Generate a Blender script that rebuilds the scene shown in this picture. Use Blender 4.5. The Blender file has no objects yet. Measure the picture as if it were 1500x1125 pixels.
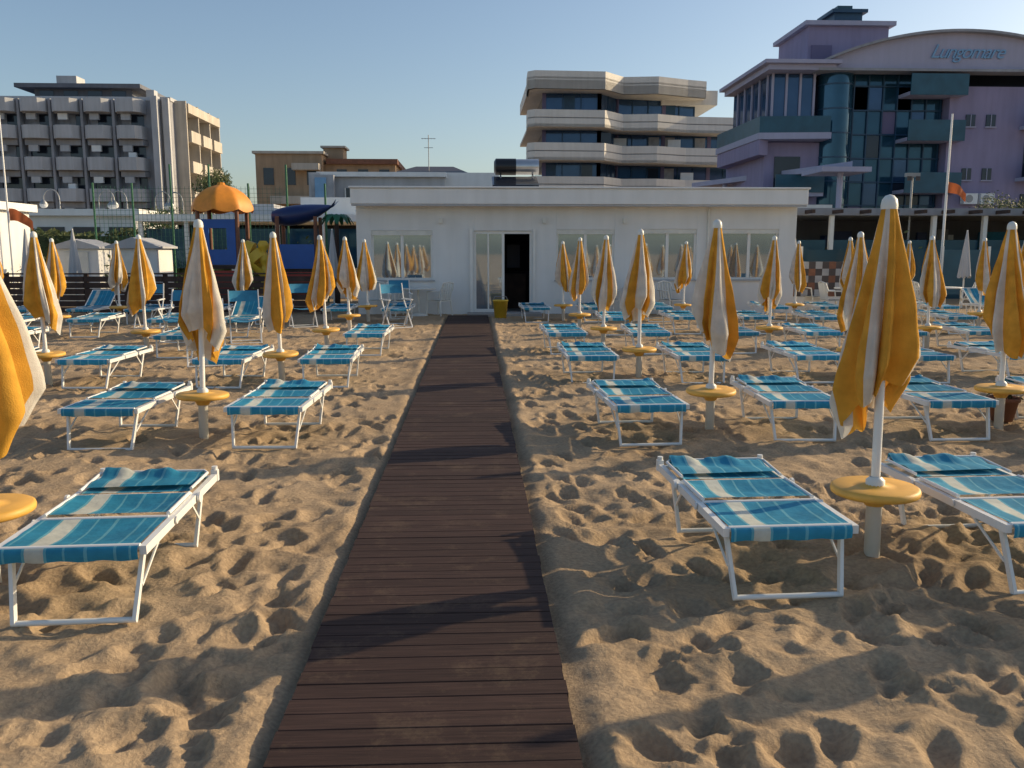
import bpy, math, random
import numpy as np
from mathutils import Vector, Matrix
random.seed(7); rng=np.random.RandomState(11)
scene=bpy.context.scene
R=math.radians

# ------------------------------------------------------------------ materials
def nd(nt,t,**k):
    n=nt.nodes.new(t)
    for a,b in k.items(): setattr(n,a,b)
    return n
def mat(name,col,rough=.7,var=.12,scale=3.0,bump=0.0,bscale=60,metal=0.0,transl=0.0,spec=.5,stain=0.0):
    m=bpy.data.materials.new(name); m.use_nodes=True; nt=m.node_tree; L=nt.links
    p=nt.nodes['Principled BSDF']; p.inputs['Roughness'].default_value=rough
    p.inputs['Metallic'].default_value=metal; p.inputs['Specular IOR Level'].default_value=spec
    tc=nd(nt,'ShaderNodeTexCoord')
    n=nd(nt,'ShaderNodeTexNoise'); n.inputs['Scale'].default_value=scale; n.inputs['Detail'].default_value=6
    L.new(tc.outputs['Object'],n.inputs['Vector'])
    r=nd(nt,'ShaderNodeValToRGB'); c=np.array(col)
    r.color_ramp.elements[0].position=.3; r.color_ramp.elements[1].position=.7
    r.color_ramp.elements[0].color=(*(c*(1-var)),1); r.color_ramp.elements[1].color=(*np.minimum(c*(1+var),1),1)
    L.new(n.outputs['Fac'],r.inputs['Fac']); out=r.outputs['Color']
    if stain>0:
        mp=nd(nt,'ShaderNodeMapping'); mp.inputs['Scale'].default_value=(2.2,2.2,.25)
        L.new(tc.outputs['Object'],mp.inputs['Vector'])
        n2=nd(nt,'ShaderNodeTexNoise'); n2.inputs['Scale'].default_value=1.5; n2.inputs['Detail'].default_value=8
        L.new(mp.outputs['Vector'],n2.inputs['Vector'])
        r2=nd(nt,'ShaderNodeValToRGB'); r2.color_ramp.elements[0].position=.35;r2.color_ramp.elements[1].position=.62
        r2.color_ramp.elements[0].color=(1-stain,1-stain,1-stain*1.1,1); r2.color_ramp.elements[1].color=(1,1,1,1)
        L.new(n2.outputs['Fac'],r2.inputs['Fac'])
        mx=nd(nt,'ShaderNodeMixRGB',blend_type='MULTIPLY'); mx.inputs['Fac'].default_value=1
        L.new(out,mx.inputs[1]); L.new(r2.outputs['Color'],mx.inputs[2]); out=mx.outputs['Color']
    L.new(out,p.inputs['Base Color'])
    if bump>0:
        n3=nd(nt,'ShaderNodeTexNoise'); n3.inputs['Scale'].default_value=bscale; n3.inputs['Detail'].default_value=4
        L.new(tc.outputs['Object'],n3.inputs['Vector'])
        b=nd(nt,'ShaderNodeBump'); b.inputs['Strength'].default_value=bump; b.inputs['Distance'].default_value=.01
        L.new(n3.outputs['Fac'],b.inputs['Height']); L.new(b.outputs['Normal'],p.inputs['Normal'])
    if transl>0:
        t=nd(nt,'ShaderNodeBsdfTranslucent'); L.new(out,t.inputs['Color'])
        ms=nd(nt,'ShaderNodeMixShader'); ms.inputs[0].default_value=transl
        L.new(p.outputs[0],ms.inputs[1]); L.new(t.outputs[0],ms.inputs[2])
        L.new(ms.outputs[0],nt.nodes['Material Output'].inputs['Surface'])
    return m
M={}
def defm(k,*a,**kw): M[k]=mat(k,*a,**kw)
defm('white_plaster',(.76,.77,.76),.85,.04,1.2,.25,40,stain=.06)
defm('white_paint',(.78,.78,.75),.35,.04,4)
defm('white_fascia',(.81,.82,.81),.6,.03,.8,stain=.07)
defm('plastic_white',(.70,.70,.65),.4,.08,5)
defm('yellow_plastic',(.70,.39,.07),.55,.14,6)
defm('umb_yellow',(.70,.37,.055),.92,.16,9,.4,160,transl=.25,spec=.1)
defm('umb_white',(.70,.67,.60),.92,.12,9,.4,160,transl=.22,spec=.1)
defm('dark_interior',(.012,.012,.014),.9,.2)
defm('roof_gray',(.25,.25,.26),.9,.15,2)
defm('concrete',(.32,.33,.36),.9,.12,.5,stain=.15)
defm('concrete_dark',(.15,.16,.19),.9,.12,.5,stain=.15)
defm('concrete_light',(.48,.49,.51),.9,.08,.5,stain=.12)
defm('concrete_warm',(.50,.46,.40),.9,.10,.5,stain=.15)
defm('beige_orange',(.40,.28,.18),.9,.12,.6,stain=.2)
defm('cream',(.70,.68,.63),.8,.05,.4,stain=.08)
defm('lilac',(.29,.26,.40),.85,.07,.5,stain=.10)
defm('lilac_light',(.40,.40,.52),.85,.05,.5,stain=.06)
defm('lilac_dark',(.16,.14,.24),.85,.07,.5)
defm('teal_panel',(.018,.085,.13),.3,.2,1.5)
defm('blue_frame',(.015,.06,.12),.4,.15)
defm('sign_blue',(.20,.38,.58),.6,.08)
defm('wood_fence',(.055,.033,.026),.8,.35,4,.4,30)
defm('play_blue',(.015,.10,.38),.45,.1)
defm('play_navy',(.012,.03,.12),.4,.1)
defm('play_orange',(.74,.27,.025),.55,.15,4)
defm('play_yellow',(.70,.46,.04),.5,.1)
defm('play_red',(.38,.04,.025),.5,.12)
defm('play_green',(.02,.13,.06),.5,.15)
defm('metal_gray',(.30,.31,.32),.45,.1,metal=.5)
defm('metal_silver',(.6,.6,.6),.3,.1,metal=.8)
defm('tank_black',(.015,.015,.018),.35,.1)
defm('cloth_blue',(.03,.22,.38),.8,.2,6)
defm('green_net',(.03,.11,.08),.9,.25,3)
defm('terracotta',(.20,.09,.055),.8,.15,6)
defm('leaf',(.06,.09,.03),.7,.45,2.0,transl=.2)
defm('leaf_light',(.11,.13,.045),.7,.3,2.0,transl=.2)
defm('bark',(.10,.07,.05),.9,.3,8)
defm('paving',(.32,.30,.28),.9,.15,.6)
defm('asphalt',(.05,.05,.052),.9,.15,.6)
defm('flag_orange',(.55,.15,.05),.8,.2,3,transl=.2)
defm('tile_dark',(.06,.05,.05),.5,.2)
defm('curtain',(.35,.36,.38),.9,.2,2)
def glass(name,col,metal,rough=.04):
    m=mat(name,col,rough,.15,.7,metal=metal); return m
M['glass_kiosk']=glass('glass_kiosk',(.42,.50,.56),.75,.03)
M['glass_blue']=glass('glass_blue',(.04,.09,.18),.35,.08)
M['glass_teal']=glass('glass_teal',(.025,.085,.14),.4,.08)
M['glass_dark']=glass('glass_dark',(.03,.04,.06),.2,.1)

def fabric():
    m=bpy.data.materials.new('sunbed_fabric'); m.use_nodes=True; nt=m.node_tree; L=nt.links
    p=nt.nodes['Principled BSDF']; p.inputs['Roughness'].default_value=.75; p.inputs['Specular IOR Level'].default_value=.3
    tc=nd(nt,'ShaderNodeTexCoord'); sx=nd(nt,'ShaderNodeSeparateXYZ'); L.new(tc.outputs['Object'],sx.inputs[0])
    ma=nd(nt,'ShaderNodeMath',operation='MULTIPLY_ADD'); ma.inputs[1].default_value=1/.66; ma.inputs[2].default_value=.5
    L.new(sx.outputs['X'],ma.inputs[0])
    r=nd(nt,'ShaderNodeValToRGB'); cr=r.color_ramp; cr.interpolation='CONSTANT'
    B=(.033,.29,.47,1); LB=(.15,.46,.58,1); W=(.64,.67,.60,1)
    st=[(0,B),(.06,LB),(.075,B),(.19,LB),(.21,W),(.335,LB),(.355,B),(.46,LB),(.475,B),(.60,LB),(.625,B),(.80,LB),(.82,B),(.9,LB),(.915,B)]
    cr.elements[0].position=0; cr.elements[0].color=B
    cr.elements[1].position=.06; cr.elements[1].color=LB
    for a,c in st[2:]:
        e=cr.elements.new(a); e.color=c
    L.new(ma.outputs[0],r.inputs['Fac'])
    oi=nd(nt,'ShaderNodeObjectInfo')
    mr=nd(nt,'ShaderNodeMapRange'); mr.inputs['To Min'].default_value=.8; mr.inputs['To Max'].default_value=1.2
    L.new(oi.outputs['Random'],mr.inputs['Value'])
    n=nd(nt,'ShaderNodeTexNoise'); n.inputs['Scale'].default_value=7; n.inputs['Detail'].default_value=7; n.inputs['Roughness'].default_value=.65
    L.new(tc.outputs['Object'],n.inputs['Vector'])
    mr2=nd(nt,'ShaderNodeMapRange'); mr2.inputs['From Min'].default_value=.25; mr2.inputs['From Max'].default_value=.75; mr2.inputs['To Min'].default_value=.72; mr2.inputs['To Max'].default_value=1.18
    L.new(n.outputs['Fac'],mr2.inputs['Value'])
    mm=nd(nt,'ShaderNodeMath',operation='MULTIPLY'); L.new(mr.outputs[0],mm.inputs[0]); L.new(mr2.outputs[0],mm.inputs[1])
    vm=nd(nt,'ShaderNodeVectorMath',operation='SCALE'); L.new(r.outputs['Color'],vm.inputs[0]); L.new(mm.outputs[0],vm.inputs['Scale'])
    L.new(vm.outputs[0],p.inputs['Base Color'])
    w=nd(nt,'ShaderNodeTexNoise'); w.inputs['Scale'].default_value=22; L.new(tc.outputs['Object'],w.inputs['Vector'])
    b=nd(nt,'ShaderNodeBump'); b.inputs['Strength'].default_value=.35; b.inputs['Distance'].default_value=.01
    L.new(w.outputs['Fac'],b.inputs['Height']); L.new(b.outputs['Normal'],p.inputs['Normal'])
    t=nd(nt,'ShaderNodeBsdfTranslucent'); L.new(vm.outputs[0],t.inputs['Color'])
    ms=nd(nt,'ShaderNodeMixShader'); ms.inputs[0].default_value=.15
    L.new(p.outputs[0],ms.inputs[1]); L.new(t.outputs[0],ms.inputs[2]); L.new(ms.outputs[0],nt.nodes['Material Output'].inputs['Surface'])
    return m
M['fabric']=fabric()

def sandmat():
    m=bpy.data.materials.new('beach_sand'); m.use_nodes=True; nt=m.node_tree; L=nt.links
    p=nt.nodes['Principled BSDF']; p.inputs['Roughness'].default_value=.95; p.inputs['Specular IOR Level'].default_value=.15
    tc=nd(nt,'ShaderNodeTexCoord')
    a=nd(nt,'ShaderNodeTexNoise'); a.inputs['Scale'].default_value=.9; a.inputs['Detail'].default_value=8; a.inputs['Roughness'].default_value=.65
    b=nd(nt,'ShaderNodeTexNoise'); b.inputs['Scale'].default_value=45; b.inputs['Detail'].default_value=7
    g=nd(nt,'ShaderNodeTexNoise'); g.inputs['Scale'].default_value=420; g.inputs['Detail'].default_value=2
    for n in (a,b,g): L.new(tc.outputs['Object'],n.inputs['Vector'])
    r=nd(nt,'ShaderNodeValToRGB'); r.color_ramp.elements[0].position=.3; r.color_ramp.elements[1].position=.72
    r.color_ramp.elements[0].color=(.39,.28,.17,1); r.color_ramp.elements[1].color=(.55,.41,.265,1)
    L.new(a.outputs['Fac'],r.inputs['Fac'])
    r2=nd(nt,'ShaderNodeValToRGB'); r2.color_ramp.elements[0].position=.25; r2.color_ramp.elements[1].position=.65
    r2.color_ramp.elements[0].color=(.68,.68,.70,1); r2.color_ramp.elements[1].color=(1.0,1.0,1.0,1)
    L.new(b.outputs['Fac'],r2.inputs['Fac'])
    mx=nd(nt,'ShaderNodeMixRGB',blend_type='MULTIPLY'); mx.inputs[0].default_value=1
    L.new(r.outputs[0],mx.inputs[1]); L.new(r2.outputs[0],mx.inputs[2]); L.new(mx.outputs[0],p.inputs['Base Color'])
    ad=nd(nt,'ShaderNodeMath',operation='MULTIPLY_ADD'); ad.inputs[1].default_value=.4
    L.new(g.outputs['Fac'],ad.inputs[0]); L.new(b.outputs['Fac'],ad.inputs[2])
    bp=nd(nt,'ShaderNodeBump'); bp.inputs['Strength'].default_value=.7; bp.inputs['Distance'].default_value=.018
    L.new(ad.outputs[0],bp.inputs['Height']); L.new(bp.outputs['Normal'],p.inputs['Normal'])
    return m
def plankmat():
    m=bpy.data.materials.new('weathered_planks'); m.use_nodes=True; nt=m.node_tree; L=nt.links
    p=nt.nodes['Principled BSDF']; p.inputs['Roughness'].default_value=.8; p.inputs['Specular IOR Level'].default_value=.25
    tc=nd(nt,'ShaderNodeTexCoord'); mp=nd(nt,'ShaderNodeMapping'); mp.inputs['Scale'].default_value=(1.5,26,26)
    L.new(tc.outputs['Object'],mp.inputs['Vector'])
    n=nd(nt,'ShaderNodeTexNoise'); n.inputs['Scale'].default_value=2.2; n.inputs['Detail'].default_value=8; n.inputs['Roughness'].default_value=.65
    L.new(mp.outputs[0],n.inputs['Vector'])
    at=nd(nt,'ShaderNodeAttribute',attribute_name='tone')
    r=nd(nt,'ShaderNodeValToRGB'); r.color_ramp.elements[0].position=.25; r.color_ramp.elements[1].position=.75
    r.color_ramp.elements[0].color=(.024,.014,.012,1); r.color_ramp.elements[1].color=(.066,.038,.031,1)
    L.new(n.outputs['Fac'],r.inputs['Fac'])
    mr=nd(nt,'ShaderNodeMapRange'); mr.inputs['To Min'].default_value=.75; mr.inputs['To Max'].default_value=1.3
    L.new(at.outputs['Fac'],mr.inputs['Value'])
    vm=nd(nt,'ShaderNodeVectorMath',operation='SCALE'); L.new(r.outputs[0],vm.inputs[0]); L.new(mr.outputs[0],vm.inputs['Scale'])
    d=nd(nt,'ShaderNodeTexNoise'); d.inputs['Scale'].default_value=2.4; d.inputs['Detail'].default_value=10; d.inputs['Roughness'].default_value=.8
    L.new(tc.outputs['Object'],d.inputs['Vector'])
    dr=nd(nt,'ShaderNodeValToRGB'); dr.color_ramp.elements[0].position=.53; dr.color_ramp.elements[1].position=.82
    dr.color_ramp.elements[0].color=(0,0,0,1); dr.color_ramp.elements[1].color=(.4,.4,.4,1)
    L.new(d.outputs['Fac'],dr.inputs['Fac'])
    mx=nd(nt,'ShaderNodeMixRGB'); mx.inputs[2].default_value=(.28,.20,.12,1)
    L.new(dr.outputs[0],mx.inputs[0]); L.new(vm.outputs[0],mx.inputs[1]); L.new(mx.outputs[0],p.inputs['Base Color'])
    bp=nd(nt,'ShaderNodeBump'); bp.inputs['Strength'].default_value=.5; bp.inputs['Distance'].default_value=.005
    L.new(n.outputs['Fac'],bp.inputs['Height']); L.new(bp.outputs['Normal'],p.inputs['Normal'])
    return m
M['sand']=sandmat(); M['planks']=plankmat()

# ------------------------------------------------------------------ mesh builder
class MB:
    def __init__(s): s.v=[];s.f=[];s.m=[];s.sm=[];s.mats=[]
    def mi(s,k):
        if k not in s.mats: s.mats.append(k)
        return s.mats.index(k)
    def add(s,vs,fs,k,smooth=False):
        o=len(s.v); s.v+= [tuple(v) for v in vs]
        i=s.mi(k)
        for f in fs: s.f.append(tuple(a+o for a in f)); s.m.append(i); s.sm.append(smooth)
        return s
    def box(s,x0,x1,y0,y1,z0,z1,k):
        v=[(x0,y0,z0),(x1,y0,z0),(x1,y1,z0),(x0,y1,z0),(x0,y0,z1),(x1,y0,z1),(x1,y1,z1),(x0,y1,z1)]
        return s.add(v,[(0,3,2,1),(4,5,6,7),(0,1,5,4),(1,2,6,5),(2,3,7,6),(3,0,4,7)],k)
    def tube(s,a,b,r,k,n=10,r2=None,cap=True):
        a=Vector(a);b=Vector(b);d=(b-a).normalized(); r2=r if r2 is None else r2
        u=d.orthogonal().normalized(); w=d.cross(u); vs=[]
        for c,rr in((a,r),(b,r2)):
            for i in range(n):
                t=2*math.pi*i/n; vs.append(c+u*math.cos(t)*rr+w*math.sin(t)*rr)
        s.add(vs,[(i,(i+1)%n,n+(i+1)%n,n+i) for i in range(n)],k,True)
        if cap:
            s.add(vs[:n],[tuple(range(n))[::-1]],k); s.add(vs[n:],[tuple(range(n))],k)
        return s
    def path(s,pts,r,k,n=8):
        for a,b in zip(pts[:-1],pts[1:]): s.tube(a,b,r,k,n)
        return s
    def bar(s,a,b,w,t,k,up=(0,0,1)):
        a=Vector(a);b=Vector(b);d=(b-a).normalized();u=d.cross(Vector(up))
        if u.length<1e-4:u=Vector((1,0,0))
        u.normalize(); q=d.cross(u); vs=[]
        for c in(a,b):
            for i,j in((-1,-1),(1,-1),(1,1),(-1,1)): vs.append(c+u*i*w/2+q*j*t/2)
        return s.add(vs,[(0,1,2,3),(7,6,5,4),(0,4,5,1),(1,5,6,2),(2,6,7,3),(3,7,4,0)],k)
    def lathe(s,prof,c,k,n=24,smooth=True):
        vs=[]
        for r,z in prof:
            for i in range(n):
                t=2*math.pi*i/n; vs.append((c[0]+r*math.cos(t),c[1]+r*math.sin(t),c[2]+z))
        fs=[(j*n+i,j*n+(i+1)%n,(j+1)*n+(i+1)%n,(j+1)*n+i) for j in range(len(prof)-1) for i in range(n)]
        return s.add(vs,fs,k,smooth)
    def prism(s,poly,z0,z1,k):
        n=len(poly); vs=[(x,y,z0) for x,y in poly]+[(x,y,z1) for x,y in poly]
        return s.add(vs,[tuple(range(n))[::-1],tuple(range(n,2*n))]+[(i,(i+1)%n,n+(i+1)%n,n+i) for i in range(n)],k)
    def xprism(s,poly,y0,y1,k):
        n=len(poly); vs=[(x,y0,z) for x,z in poly]+[(x,y1,z) for x,z in poly]
        return s.add(vs,[tuple(range(n)),tuple(range(n,2*n))[::-1]]+[((i+1)%n,i,n+i,n+(i+1)%n) for i in range(n)],k)
    def sheet(s,x0,x1,y0,y1,fz,nx,ny,k):
        vs=[];
        for j in range(ny+1):
            for i in range(nx+1):
                x=x0+(x1-x0)*i/nx;y=y0+(y1-y0)*j/ny; vs.append((x,y,fz(x,y,i/nx,j/ny)))
        return s.add(vs,[(j*(nx+1)+i,j*(nx+1)+i+1,(j+1)*(nx+1)+i+1,(j+1)*(nx+1)+i) for j in range(ny) for i in range(nx)],k,True)
    def mesh(s,name):
        me=bpy.data.meshes.new(name); me.from_pydata(s.v,[],s.f)
        for k in s.mats: me.materials.append(M[k])
        me.polygons.foreach_set('material_index',s.m); me.polygons.foreach_set('use_smooth',s.sm); me.update(); return me
    def obj(s,name,parent=None,loc=(0,0,0),rz=0,bevel=0):
        o=bpy.data.objects.new(name,s.mesh(name)); scene.collection.objects.link(o); o.location=loc; o.rotation_euler[2]=rz
        if parent: o.parent=parent
        if bevel:
            b=o.modifiers.new('b','BEVEL'); b.width=bevel; b.segments=2; b.limit_method='ANGLE'
        return o
def inst(me,name,loc,rz=0,sc=1,rx=0,ry=0):
    o=bpy.data.objects.new(name,me); scene.collection.objects.link(o); o.location=loc; o.rotation_euler=(rx,ry,rz); o.scale=(sc,)*3; return o
class Grp:
    def __init__(s,name,loc=(0,0,0)):
        s.e=bpy.data.objects.new(name,None); scene.collection.objects.link(s.e); s.e.location=loc; s.e.empty_display_size=.3; s.parts={}
    def p(s,n):
        if n not in s.parts: s.parts[n]=MB()
        return s.parts[n]
    def done(s,bevel={}):
        for n,b in s.parts.items(): b.obj(n,s.e,bevel=bevel.get(n,0))
        return s.e

# ------------------------------------------------------------------ sand
def graded(segs):
    out=[segs[0][0]]
    for a,b,st in segs:
        x=out[-1]
        while x<b-1e-6:
            x=min(b,x+(st(x) if callable(st) else st)); out.append(x)
    return np.array(out)
xs_pos=graded([(0,3.6,.022),(3.6,14,lambda x:.022+.004*(x-3.6)),(14,40,1.5),(40,900,60)])
xs=np.concatenate([-xs_pos[::-1][:-1],xs_pos])
ys=np.concatenate([[-400,-100,-30,-10,-3,0,.8],graded([(1.4,26.5,lambda y:max(.015,.005*y)),(26.5,60,2),(60,1200,80)])])
def vnoise(X,Y,sc,seed):
    r=np.random.RandomState(seed).rand(256,256)
    u=X/sc+100.3; v=Y/sc+70.7
    iu=np.floor(u).astype(int); iv=np.floor(v).astype(int); fu=u-iu; fv=v-iv
    fu=fu*fu*(3-2*fu); fv=fv*fv*(3-2*fv); fu=fu[None,:]; fv=fv[:,None]
    a=r[np.ix_(iv%256,iu%256)];b=r[np.ix_(iv%256,(iu+1)%256)];c=r[np.ix_((iv+1)%256,iu%256)];d=r[np.ix_((iv+1)%256,(iu+1)%256)]
    return (a*(1-fu)+b*fu)*(1-fv)+(c*(1-fu)+d*fu)*fv-.5
big=vnoise(xs,ys,1.1,21)+.5
H=.05*vnoise(xs,ys,1.4,1)+.030*vnoise(xs,ys,.47,2)+(.4+1.0*big)*(.034*vnoise(xs,ys,.21,3)+.023*vnoise(xs,ys,.115,4)+.012*vnoise(xs,ys,.06,5))
def stamp(cx,cy,ang,la,lb,d,rim):
    e=la*2.3
    i0,i1=np.searchsorted(xs,[cx-e,cx+e]); j0,j1=np.searchsorted(ys,[cy-e,cy+e])
    if i1-i0<2 or j1-j0<2: return
    X,Y=np.meshgrid(xs[i0:i1]-cx,ys[j0:j1]-cy); c,s_=math.cos(ang),math.sin(ang)
    a=X*c+Y*s_; b=-X*s_+Y*c; rr=np.sqrt((a/la)**2+(b/(lb*np.clip(1+.25*a/la,.5,1.5)))**2)
    H[j0:j1,i0:i1]+= -d*np.exp(-(rr**3)) + rim*np.exp(-((rr-1.35)/.33)**2)*(1+.5*np.sin(3*np.arctan2(b,a)+cx*9))
for k in range(5000):
    y=1.5+ (rng.rand()**1.25)*23.5; x=rng.uniform(-12,12) if y>6 else rng.uniform(-6,6)
    if -.85<x<.5 and y<23: continue
    la=rng.uniform(.055,.14); stamp(x,y,rng.normal(1.57,.9),la,la*rng.uniform(.42,.8),rng.uniform(.008,.038)*(.6+la*3.5),rng.uniform(.003,.014))
for k in range(44):
    x=rng.uniform(-6,6);y=rng.uniform(1.5,8);a=rng.normal(1.57,.5)
    for s in range(16):
        sd=.11*(1 if s%2 else -1); px=x+math.cos(a)*.62*s-math.sin(a)*sd; py=y+math.sin(a)*.62*s+math.cos(a)*sd
        a+=rng.normal(0,.06)
        if not(-.85<px<.5): stamp(px,py,a,.135,.057,.040,.014)
H=np.clip(H,-.08,.07)
fade=np.clip((27-ys)/3,0,1)[:,None]*np.clip((ys+3)/3,0,1)[:,None]*np.clip((17-np.abs(xs))/4,0,1)[None,:]
H*=fade
cxw=-.18; dx=np.abs(xs-cxw)[None,:]+.035*vnoise(xs,ys,.3,8)
k=np.clip((dx-.515)/.14,0,1); k=k*k*(3-2*k)
kk=np.where((ys<23)[:,None],k,1.0)
H=H*kk + (1-kk)*(-.045) + .014*np.exp(-((dx-.64)/.1)**2)*(ys<23)[:,None]
nx,ny=len(xs),len(ys)
XX,YY=np.meshgrid(xs,ys); co=np.stack([XX,YY,H],-1).reshape(-1,3)
idx=np.arange(nx*ny).reshape(ny,nx)
q=np.stack([idx[:-1,:-1],idx[:-1,1:],idx[1:,1:],idx[1:,:-1]],-1).reshape(-1,4)
me=bpy.data.meshes.new('sand'); me.vertices.add(len(co)); me.vertices.foreach_set('co',co.ravel())
me.loops.add(q.size); me.loops.foreach_set('vertex_index',q.ravel().astype(np.int32))
me.polygons.add(len(q)); me.polygons.foreach_set('loop_start',np.arange(0,q.size,4,dtype=np.int32))
me.polygons.foreach_set('loop_total',np.full(len(q),4,dtype=np.int32))
me.update(calc_edges=True); me.validate(); me.polygons.foreach_set('use_smooth',np.ones(len(q),dtype=bool)); me.materials.append(M['sand'])
scene.collection.objects.link(bpy.data.objects.new('beach_sand_ground',me))

# ------------------------------------------------------------------ boardwalk
b=MB(); tones=[]
y=-3.0; t=.5
while y<22.7:
    w=.1045; dz=random.uniform(-.0015,.0015); e0=random.uniform(-.004,.004); e1=random.uniform(-.004,.004); t=.5*t+.5*random.random()
    x0,x1=-.707+e0,.348+e1; z1=.022+dz; tl=random.uniform(-.0012,.0012)
    c=.003
    prof=[(y,-.012),(y+w,-.012),(y+w,z1-c),(y+w-c,z1),(y+c,z1+tl),(y,z1-c+tl)]
    sk=random.uniform(-.0012,.0012)
    vs=[(x0,a-sk,z) for a,z in prof]+[(x1,a+sk,z) for a,z in prof]
    b.add(vs,[(0,1,2,3,4,5)[::-1],(6,7,8,9,10,11)]+[(i,(i+1)%6,6+(i+1)%6,6+i) for i in range(6)],'planks')
    tones+=[t]*12
    y+=.108
bw=b.obj('wooden_boardwalk')
at=bw.data.attributes.new('tone','FLOAT','POINT'); at.data.foreach_set('value',tones)

# ------------------------------------------------------------------ umbrellas
def umbrella(seed,fat0=None,wild=1.0,yf=1.22):
    r=random.Random(seed); b=MB()
    b.lathe([(.0,-.3),(.042,-.3),(.042,.36),(.05,.37),(.05,.44),(.03,.46)],(0,0,0),'plastic_white',16)
    b.lathe([(.024,.40),(.024,1.90)],(0,0,0),'white_paint',12)
    b.lathe([(.0,.365),(.215,.362),(.228,.37),(.232,.385),(.228,.402),(.215,.41),(.12,.408),(.05,.415),(.045,.44)],(0,0,0),'yellow_plastic',40)
    b.lathe([(.05,.30),(.085,.362)],(0,0,0),'yellow_plastic',20)
    nt_,na=44,144; vs=[]; p1,p2,p3=[r.uniform(0,6.28) for _ in range(3)]; tw=r.uniform(-.35,.35); lean=r.uniform(.03,.07); la=p2
    rib=[r.uniform(-1,1) for _ in range(9)]; rib[8]=rib[0]; fat=fat0 or r.uniform(.80,1.0)
    ztop=1.925
    for i in range(nt_):
        t=i/(nt_-1)
        Rr=.034+.20*fat*(math.sin(min(t,.84)/.84*math.pi/2)**.95)*(.58+.42*min(t,.84)/.84)
        if t>.84: Rr*=1-2.2*(t-.84)
        A=.40*min(1,t*2.4)
        for j in range(na):
            th=2*math.pi*j/na; g=th/(2*math.pi)*8; gi=int(g)%8; gf=g-int(g)
            rr_=rib[gi]*(1-gf)+rib[gi+1]*gf
            fold=(.5+.5*math.cos(2*math.pi*g+1.3*rr_+.9*math.sin(3*t+gi)))**.8
            rad=Rr*(1-A+A*fold*1.15+wild*(.14*t*rr_+.11*t*math.sin(2*th+p1+1.5*t)+.05*math.sin(5*th+p3+5*t)*t))+.007*math.sin(16*th+9*t+p1)*t+.004*math.sin(27*t+3*th+p3)*t
            zb=.80+.13*math.cos(th-p2)+.05*(1-fold)+.06*rr_
            z=ztop+(zb-ztop)*t
            a=th+tw*t+.3*t*math.sin(th*4+p3)
            vs.append((rad*math.cos(a)-lean*t*t*math.cos(la),rad*math.sin(a)-lean*t*t*math.sin(la),z))
    fy=[];fw=[]
    for i in range(nt_-1):
        for j in range(na):
            f=(i*na+j,(i+1)*na+j,(i+1)*na+(j+1)%na,i*na+(j+1)%na)
            g=((j+.5)/na*8+.5)%2.0
            (fy if g<yf else fw).append(f)
    o=len(b.v); b.v+=vs
    for fs,kk_ in((fy,'umb_yellow'),(fw,'umb_white')):
        i_=b.mi(kk_)
        for f in fs: b.f.append(tuple(q_+o for q_ in f)); b.m.append(i_); b.sm.append(True)
    b.lathe([(.042,1.895),(.043,1.915),(.038,1.945),(.022,1.965),(.0,1.972)],(0,0,0),'plastic_white',16)
    return b.mesh('beach_umbrella')
UM=[umbrella(s) for s in range(1,11)]; UBIG=umbrella(33,1.32,.7,1.35); UNEAR=umbrella(52,.86,.55,1.35)

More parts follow.
